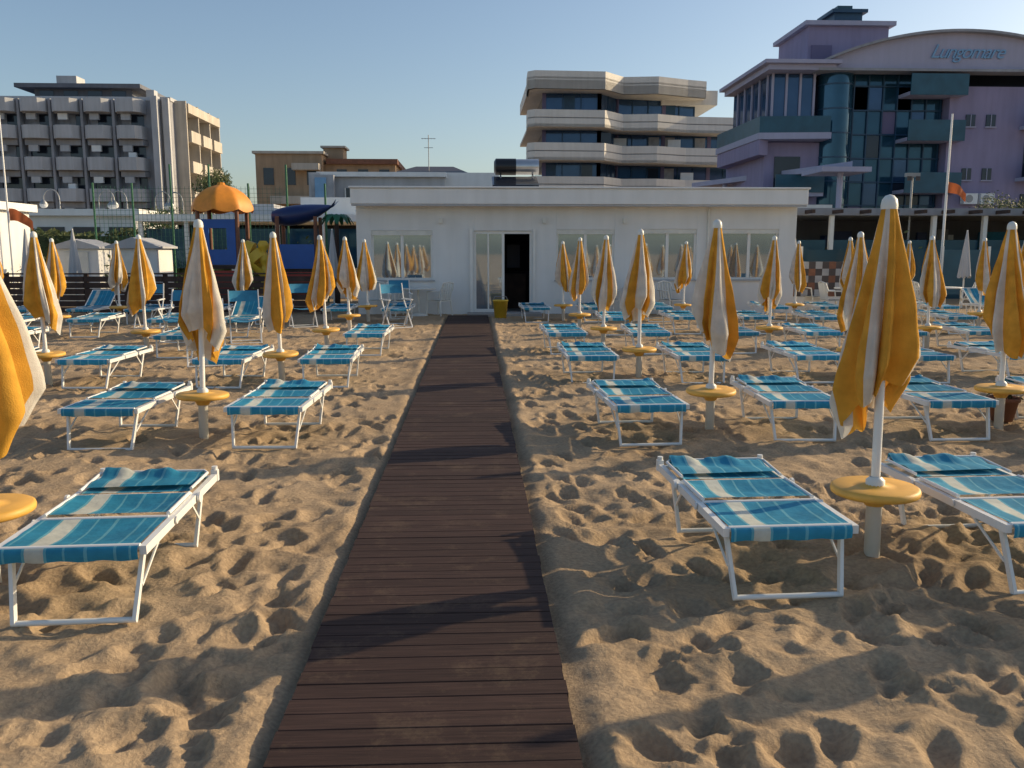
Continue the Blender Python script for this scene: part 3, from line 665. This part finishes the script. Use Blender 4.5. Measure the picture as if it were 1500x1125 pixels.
gl.box(17.8,20.2,50.0,50.06,9.2,11.95,'glass_blue'); gl.box(17.75,17.8,50.0,YB-.3,9.2,11.95,'glass_blue')
for x in(17.8,18.6,19.4,20.2): fr.box(x-.06,x+.06,49.9,50.0,8.9,12.0,'lilac_light')
for y in np.arange(50.5,YB,1.4): fr.box(17.64,17.74,y-.06,y+.06,8.9,12.0,'lilac_light')
bal.prism([(16.8,49),(20.8,48.6),(20.8,50),(17.5,50),(17.5,YB),(16.6,YB-.5)],8.25,8.6,'lilac_light')
bal.prism([(16.85,49.05),(20.75,48.65),(20.75,48.75),(16.95,49.15),(16.75,YB-.6),(16.65,YB-.6)],8.6,9.5,'teal_panel')
bal.prism([(16.85,49.0),(17.48,49.4),(17.48,YB),(16.7,YB-.6)],7.4,8.24,'lilac')
for z in(5.3,2.5):
    bal.box(17.8,20.6,48.8,49.998,z-.2,z,'lilac_light'); bal.box(17.8,20.6,48.75,48.81,z,z+1.0,'teal_panel')
    gl.box(18.1,19.6,49.94,49.998,z,z+2.1,'glass_dark')
for z in(5.5,8.4,10.9): 
    bal.box(25.3,28.6,48.9,50.27,z-.2,z,'lilac_light'); bal.box(25.3,28.6,48.82,48.89,z-.2,z+.95,'teal_panel')
for z in(3.3,6.2,9.1): 
    bal.box(32.2,36.5,48.5,49.58,z-.2,z,'lilac_light'); bal.box(32.2,36.5,48.42,48.49,z-.2,z+.95,'teal_panel'); gl.box(32.6,33.9,49.54,49.598,z,z+2,'glass_dark')
for z in(9.1,6.1,3.2):
    for x in(29.0,30.2): gl.box(x,x+.55,49.54,49.598,z,z+.65,'glass_dark'); fr.box(x-.06,x+.61,49.5,49.538,z-.08,z-.01,'lilac_light'); fr.box(x+.25,x+.29,49.51,49.538,z,z+.65,'lilac_light')
ac=G.p('ac_units')
for x in(29.0,30.0): ac.box(x,x+.8,49.1,49.5,4.7,5.3,'white_fascia'); ac.tube((x+.3,49.08,5),(x+.3,49.1,5),.22,'metal_gray',16)
tw=G.p('tower'); tw.box(20.5,25.3,52,57,12.6,15.1,'lilac'); tw.box(20.2,25.6,51.7,57.3,15.102,15.35,'lilac_light'); tw.box(22.4,24.1,53,55,15.352,16.1,'blue_frame'); tw.box(22.2,24.35,52.8,55.2,16.102,16.3,'blue_frame'); tw.box(22.7,23.6,53.3,54.6,16.302,16.6,'teal_panel')
tw.box(20.7,21.9,51.9,51.998,13.2,14.0,'lilac_dark')
cn=G.p('entrance_canopy'); cn.prism([(20.3,44.5),(20.3,46),(17.2,60),(15.6,59)],6.3,6.6,'lilac_light'); cn.box(18.6,21.2,44.2,47,6.05,6.3,'lilac_light'); cn.box(16.9,20.2,46.5,49.9,4.3,4.5,'white_fascia')
for x,y in((19.9,45),(17.0,56)): cn.tube((x,y,0),(x,y,6.3),.15,'lilac_light',12)
G.done()
cu=bpy.data.curves.new('sign','FONT'); cu.body='Lungomare'; cu.size=1.05; cu.extrude=.03; cu.shear=.45; cu.space_character=.88
so=bpy.data.objects.new('sign_lettering',cu); scene.collection.objects.link(so); so.location=(26.4,49.14,12.75); so.rotation_euler=(R(90),0,0); so.parent=G.e; cu.materials.append(M['sign_blue'])

# ------------------------------------------------------------------ right middle ground
G=Grp('beach_restaurant'); s=G.p('structure'); s.box(10.5,30,30,36,2.95,3.2,'concrete'); s.box(10.5,30,35.6,36,0,2.95,'concrete_dark')
for k in range(11): s.box(10.7+1.85*k,10.85+1.85*k,30.1,30.25,0,2.948,'white_paint')
for k in range(20): s.box(10.6+.98*k,10.7+.98*k,29.3,30.0,3.0,3.12,'wood_fence')
g=G.p('glazing')
for k in range(10): g.box(10.9+1.85*k,12.5+1.85*k,30.3,30.33,.9,2.1,'glass_teal'); g.box(10.9+1.85*k,12.5+1.85*k,30.28,30.35,0,.88,'white_plaster' if k%3 else 'teal_panel')
s.box(9.8,14,37.5,41,0,3.4,'concrete'); s.box(9.6,14.2,37.3,41.2,3.402,3.6,'white_fascia')
it=G.p('counter_and_shelves'); rr=random.Random(4)
for k in range(40):
    x=11+rr.random()*18; it.box(x,x+rr.uniform(.2,.9),35.0+.1*(k%5),35.55,rr.uniform(.3,1.4),rr.uniform(1.5,2.6),rr.choice(['concrete_dark','white_plaster','play_navy','terracotta','concrete','cloth_blue','tile_dark']))
G.done()
G=Grp('windbreak_fence'); p_=G.p('panels'); q_=G.p('posts')
for k in range(9):
    x=10.2+1.5*k; p_.box(x+.05,x+1.42,26.5,26.53,.35,1.75,'teal_panel' if k%2 else 'glass_teal'); q_.box(x-.03,x+.03,26.48,26.54,0,1.85,'white_paint')
G.done()
G=Grp('checkered_wall'); p_=G.p('tiles')
for i in range(9):
    for j in range(5): p_.box(9.1+.2*i,9.3+.2*i,24.6,24.75+.002*((i+j)%2),.4+.2*j,.6+.2*j,'tile_dark' if (i+j)%2 else 'terracotta' if i%3==0 else 'curtain')
G.p('base').box(9.1,10.9,24.62,24.74,0,.398,'white_plaster'); G.done()
G=Grp('flagpole'); G.p('pole').tube((0,0,0),(0,0,6.1),.05,'white_fascia',10,.03)
vs=[]
for j in range(5):
    for i in range(9): vs.append((.04+.08*i,.05*math.sin(i*1.1),3.95-.09*j*(1-.03*i)-.012*i*i*.5))
G.p('flag').add(vs,[(j*9+i,j*9+i+1,(j+1)*9+i+1,(j+1)*9+i) for j in range(4) for i in range(8)],'flag_orange',True); e=G.done(); e.location=(15.5,28,0)
G=Grp('flagpole'); G.p('pole').tube((0,0,0),(0,0,5.6),.04,'white_fascia',10,.02)
G.p('flag').add([(a,b_,c-1.0) for a,b_,c in vs],[(j*9+i,j*9+i+1,(j+1)*9+i+1,(j+1)*9+i) for j in range(4) for i in range(8)],'flag_orange',True); e=G.done(); e.location=(-13.7,26.2,0)
b=MB(); b.tube((0,0,0),(0,0,4.4),.045,'metal_gray',10,.035); b.box(-.25,.25,-.08,.08,4.32,4.45,'metal_gray'); b.box(-.23,-.08,-.12,-.081,4.18,4.33,'tile_dark'); b.box(.08,.23,-.12,-.081,4.18,4.33,'tile_dark')
me=b.mesh('floodlight_pole'); inst(me,'floodlight_pole',(15.6,30.5,0))
G=Grp('potted_plant',(5.35,8.3,0)); G.p('pot').lathe([(0,0),(.10,0),(.14,.20),(.155,.20),(.155,.24),(.13,.24),(.12,.17),(0,.17)],(0,0,0),'terracotta',20)
rr=random.Random(2); l=G.p('foliage')
for i in range(160):
    p0=Vector((rr.gauss(0,.05),rr.gauss(0,.05),.22+abs(rr.gauss(0,.06)))); s_=rr.uniform(.02,.04); u=Vector((rr.gauss(0,1),rr.gauss(0,1),rr.gauss(0,1))).normalized(); v=u.orthogonal().normalized(); l.add([p0-u*s_,p0+v*s_*.5,p0+u*s_,p0-v*s_*.5],[(0,1,2,3)],rr.choice(['leaf','leaf_light','terracotta']))
G.done()

# ------------------------------------------------------------------ left: fence, playground, huts
G=Grp('wooden_fence'); f=G.p('boards'); 
for k in range(6):
    z=.06+.165*k
    for s_ in range(4): f.box(-12.6+2.1*s_,-10.52+2.1*s_,23.6,23.63,z,z+.145,'wood_fence')
pz=G.p('posts')
for k in range(9): pz.box(-12.62+1.05*k,-12.52+1.05*k,23.63,23.73,0,1.08,'wood_fence')
pz.box(-12.6,-4.2,23.58,23.68,1.082,1.12,'wood_fence'); G.done()
G=Grp('playground_tower',(-7.3,25.6,0))
p_=G.p('posts')
for sx in(-.55,.55):
    for sy in(-.55,.55): p_.tube((sx,sy,0),(sx,sy,2.95),.06,'terracotta',10)
G.p('deck').box(-.62,.62,-.62,.62,1.2,1.3,'wood_fence')
d=G.p('dome_roof'); prof=[(.90,0),(.89,.10),(.80,.30),(.64,.48),(.42,.62),(.2,.69),(.12,.72),(.1,.78),(0,.79)]
vs=[]
for i,(rad,z) in enumerate(prof):
    for j in range(64):
        a=2*math.pi*j/64; rad2=rad*(1-.07*abs(math.sin(4*a))); vs.append((rad2*math.cos(a),rad2*math.sin(a),2.88+z-(.08*abs(math.sin(4*a)) if i==0 else 0)))
d.add(vs,[(i*64+j,i*64+(j+1)%64,(i+1)*64+(j+1)%64,(i+1)*64+j) for i in range(len(prof)-1) for j in range(64)],'play_orange',True)
q_=G.p('panels'); 
for a,b_,z0,z1 in((-.5,.5,1.32,1.75),(-.5,-.25,1.75,2.35),(.25,.5,1.75,2.35),(-.5,.5,2.35,2.6)): q_.box(a,b_,-.60,-.54,z0,z1,'play_blue')
q_.box(-.62,-.56,-.5,.5,1.32,2.3,'play_blue'); q_.box(-.5,.5,-.60,-.54,.2,1.15,'play_red')
sl=G.p('slide'); pr=[]
for i in range(14):
    u=i/13; pr.append((.62+1.3*u,1.3-1.1*(u**1.15)+ (.05 if i==13 else 0)))
vs=[]
for x,z in pr:
    for j in range(9):
        a=math.pi*j/8; vs.append((x,-.2+.32*math.cos(a),z+.30-.30*math.sin(a)))
sl.add(vs,[(i*9+j,i*9+j+1,(i+1)*9+j+1,(i+1)*9+j) for i in range(13) for j in range(8)],'play_yellow',True)
pts=[(.62,-.2,1.7),(.85,-.2,1.62),(1.02,-.2,1.42)]
for a_,b_ in zip(pts[:-1],pts[1:]): sl.tube(a_,b_,.34,'play_yellow',20)
G.done()
G=Grp('playground_climber',(-5.1,25.8,0)); p_=G.p('posts')
for x in(-.6,.5): 
    for y in(-.4,.4): p_.tube((x,y,0),(x,y,2.7),.055,'terracotta',10)
h_=G.p('whale_roof'); vs=[]
for i in range(17):
    u=i/16; x=-.8+1.7*u; rad=.34*math.sin(math.pi*min(1,u*.85+.12))**.7*(1-.35*u)
    for j in range(16):
        a=2*math.pi*j/16; vs.append((x,rad*1.3*math.cos(a),2.7+.3*u*u+rad*math.sin(a)))
h_.add(vs,[(i*16+j,i*16+(j+1)%16,(i+1)*16+(j+1)%16,(i+1)*16+j) for i in range(16) for j in range(16)],'play_navy',True)
h_.add([(.8,0,2.9),(1.1,-.3,3.2),(.98,0,3.0),(1.1,.3,3.2)],[(0,1,2),(0,2,3)],'play_navy')
G.p('side_panels').box(-.55,.45,-.45,-.40,1.2,1.9,'play_blue').box(-.55,.45,-.45,-.4,.3,1.1,'play_red').box(-.6,.5,-.39,.4,1.1,1.19,'wood_fence')
tp=G.p('toy_palm'); tp.tube((1.0,0,0),(1.05,0,2.6),.09,'wood_fence',10,.06)
for k in range(9):
    a=2*math.pi*k/9; pts=[]
    for i in range(6):
        u=i/5; pts.append((1.05+.5*u*math.cos(a),.5*u*math.sin(a),2.65+.25*math.sin(u*2.2)-.35*u*u))
    wv=Vector((-math.sin(a),math.cos(a),0)); vs=[]
    for i,pt in enumerate(pts):
        ww=.12*math.sin(math.pi*(i+.6)/6); vs+= [Vector(pt)-wv*ww-Vector((0,0,.04)),Vector(pt),Vector(pt)+wv*ww-Vector((0,0,.04))]
    tp.add(vs,[(i*3+j,i*3+j+1,(i+1)*3+j+1,(i+1)*3+j) for i in range(5) for j in range(2)],'play_green',True)
bl=G.p('ball_columns'); bl.lathe([(.12*(1+.4*math.cos(i*1.6)),.3+i*.1) for i in range(18)],(-1.0,-.5,0),'play_yellow',16)
G.done()
def hut(name,x,y,wd,dp,hh,rh):
    g=Grp(name,(x,y,0)); w=g.p('walls'); w.box(-wd/2,wd/2,0,dp,0,hh,'white_plaster')
    a=.12; ro=g.p('roof'); ro.xprism([(-wd/2-a,hh+.003),(wd/2+a,hh+.003),(wd/2+a,hh+.06),(0,hh+rh),(-wd/2-a,hh+.06)],-.15,dp+.15,'concrete_light')
    d=g.p('door'); d.box(-.35,.35,-.04,-.002,.05,hh-.1,'plastic_white'); d.box(.25,.29,-.07,-.04,.9,1.0,'metal_gray'); g.done({'walls':.01})
hut('beach_hut',-9.9,25.6,1.3,1.3,1.78,.32); hut('beach_hut',-12.4,27.5,1.3,1.3,1.78,.3)
G=Grp('bathhouse'); w=G.p('walls'); w.box(-22,-15.0,25.0,30,0,3.0,'white_plaster'); G.p('roof').box(-22.2,-14.8,24.7,30.2,3.002,3.25,'white_fascia'); d=G.p('doors')
for k in range(5): d.box(-16.3-1.3*k,-15.5-1.3*k,24.95,24.998,.05,2.05,'play_green' if k%2 else 'plastic_white')
G.done()
G=Grp('sports_net_fence'); p_=G.p('posts'); nt_=G.p('netting')
for k in range(7): p_.tube((-12.4+1.25*k,29,0),(-12.4+1.25*k,29,4.5 if k in(2,3,5) else 3.9),.035,'play_green',8)
for k in range(44): nt_.box(-12.4+.14*k,-12.392+.14*k,29.0,29.008,1.2,3.8,'green_net')
for k in range(19): nt_.box(-12.4,-6.3,29.01,29.018,1.2+.14*k,1.208+.14*k,'green_net')
G.done()
G=Grp('shrubs_and_planters'); l=G.p('foliage'); rr=random.Random(12)
for c in range(26):
    cx=rr.choice([rr.uniform(-14,-9),rr.uniform(-15,-5),rr.uniform(12,26)]); cy=rr.uniform(28,31) if cx<0 else rr.uniform(27,29); hh=rr.uniform(.7,1.6)
    for i in range(110):
        p0=Vector((cx+rr.gauss(0,.3),cy+rr.gauss(0,.3),abs(rr.gauss(hh*.6,hh*.3)))); s_=rr.uniform(.04,.11); u=Vector((rr.gauss(0,1),rr.gauss(0,1),rr.gauss(0,1))).normalized(); v=u.orthogonal().normalized(); l.add([p0-u*s_,p0+v*s_*.5,p0+u*s_,p0-v*s_*.5],[(0,1,2,3)],rr.choice(['leaf','leaf_light']))
G.done()
def parasol(seed):
    r=random.Random(seed); b=MB(); b.tube((0,0,0),(0,0,2.5),.025,'white_paint',8); vs=[]
    for i in range(14):
        t=i/13; 
        for j in range(40):
            a=2*math.pi*j/40; rad=(.02+.2*t)*(1-.3*t*(.5+.5*math.cos(a*8+seed))); vs.append((rad*math.cos(a),rad*math.sin(a),2.5-1.5*t+.05*math.cos(a*8)*t))
    b.add(vs,[(i*40+j,i*40+(j+1)%40,(i+1)*40+(j+1)%40,(i+1)*40+j) for i in range(13) for j in range(40)],'concrete_light',True); return b.mesh('closed_parasol')
PM=parasol(2)
for x,y in((-12.6,24.9),(-11.3,24.9),(-4.0,24.6),(9.6,25.6),(12.4,25.9),(14.8,25.4)): inst(PM,'closed_parasol',(x,y,0),.3*x,.93)

# ------------------------------------------------------------------ light, sky, camera
AZ=71; EL=20
wd=bpy.data.worlds.new('World'); scene.world=wd; wd.use_nodes=True; nt=wd.node_tree
sk=nt.nodes.new('ShaderNodeTexSky'); sk.sky_type='NISHITA'; sk.sun_disc=False; sk.sun_elevation=R(EL); sk.sun_rotation=R(AZ); sk.air_density=1.0; sk.dust_density=1.6; sk.ozone_density=1.6
nt.links.new(sk.outputs[0],nt.nodes['Background'].inputs[0]); nt.nodes['Background'].inputs[1].default_value=.15
sd=bpy.data.lights.new('sun','SUN'); sd.energy=5; sd.angle=R(.5); sd.color=(1,.78,.49)
so=bpy.data.objects.new('sun',sd); scene.collection.objects.link(so)
dirv=Vector((math.sin(R(AZ))*math.cos(R(EL)),math.cos(R(AZ))*math.cos(R(EL)),math.sin(R(EL))))
so.rotation_euler=dirv.to_track_quat('Z','Y').to_euler(); so.location=(20,20,20)
cd=bpy.data.cameras.new('camera'); cd.lens=30; cd.sensor_width=36; cd.clip_end=3000; cd.clip_start=.05
co_=bpy.data.objects.new('camera',cd); scene.collection.objects.link(co_); co_.location=(0,0,1.7); co_.rotation_euler=(R(90-8.84),0,R(-2.5)); scene.camera=co_
scene.view_settings.view_transform='Standard'; scene.view_settings.look='None'; scene.view_settings.exposure=0
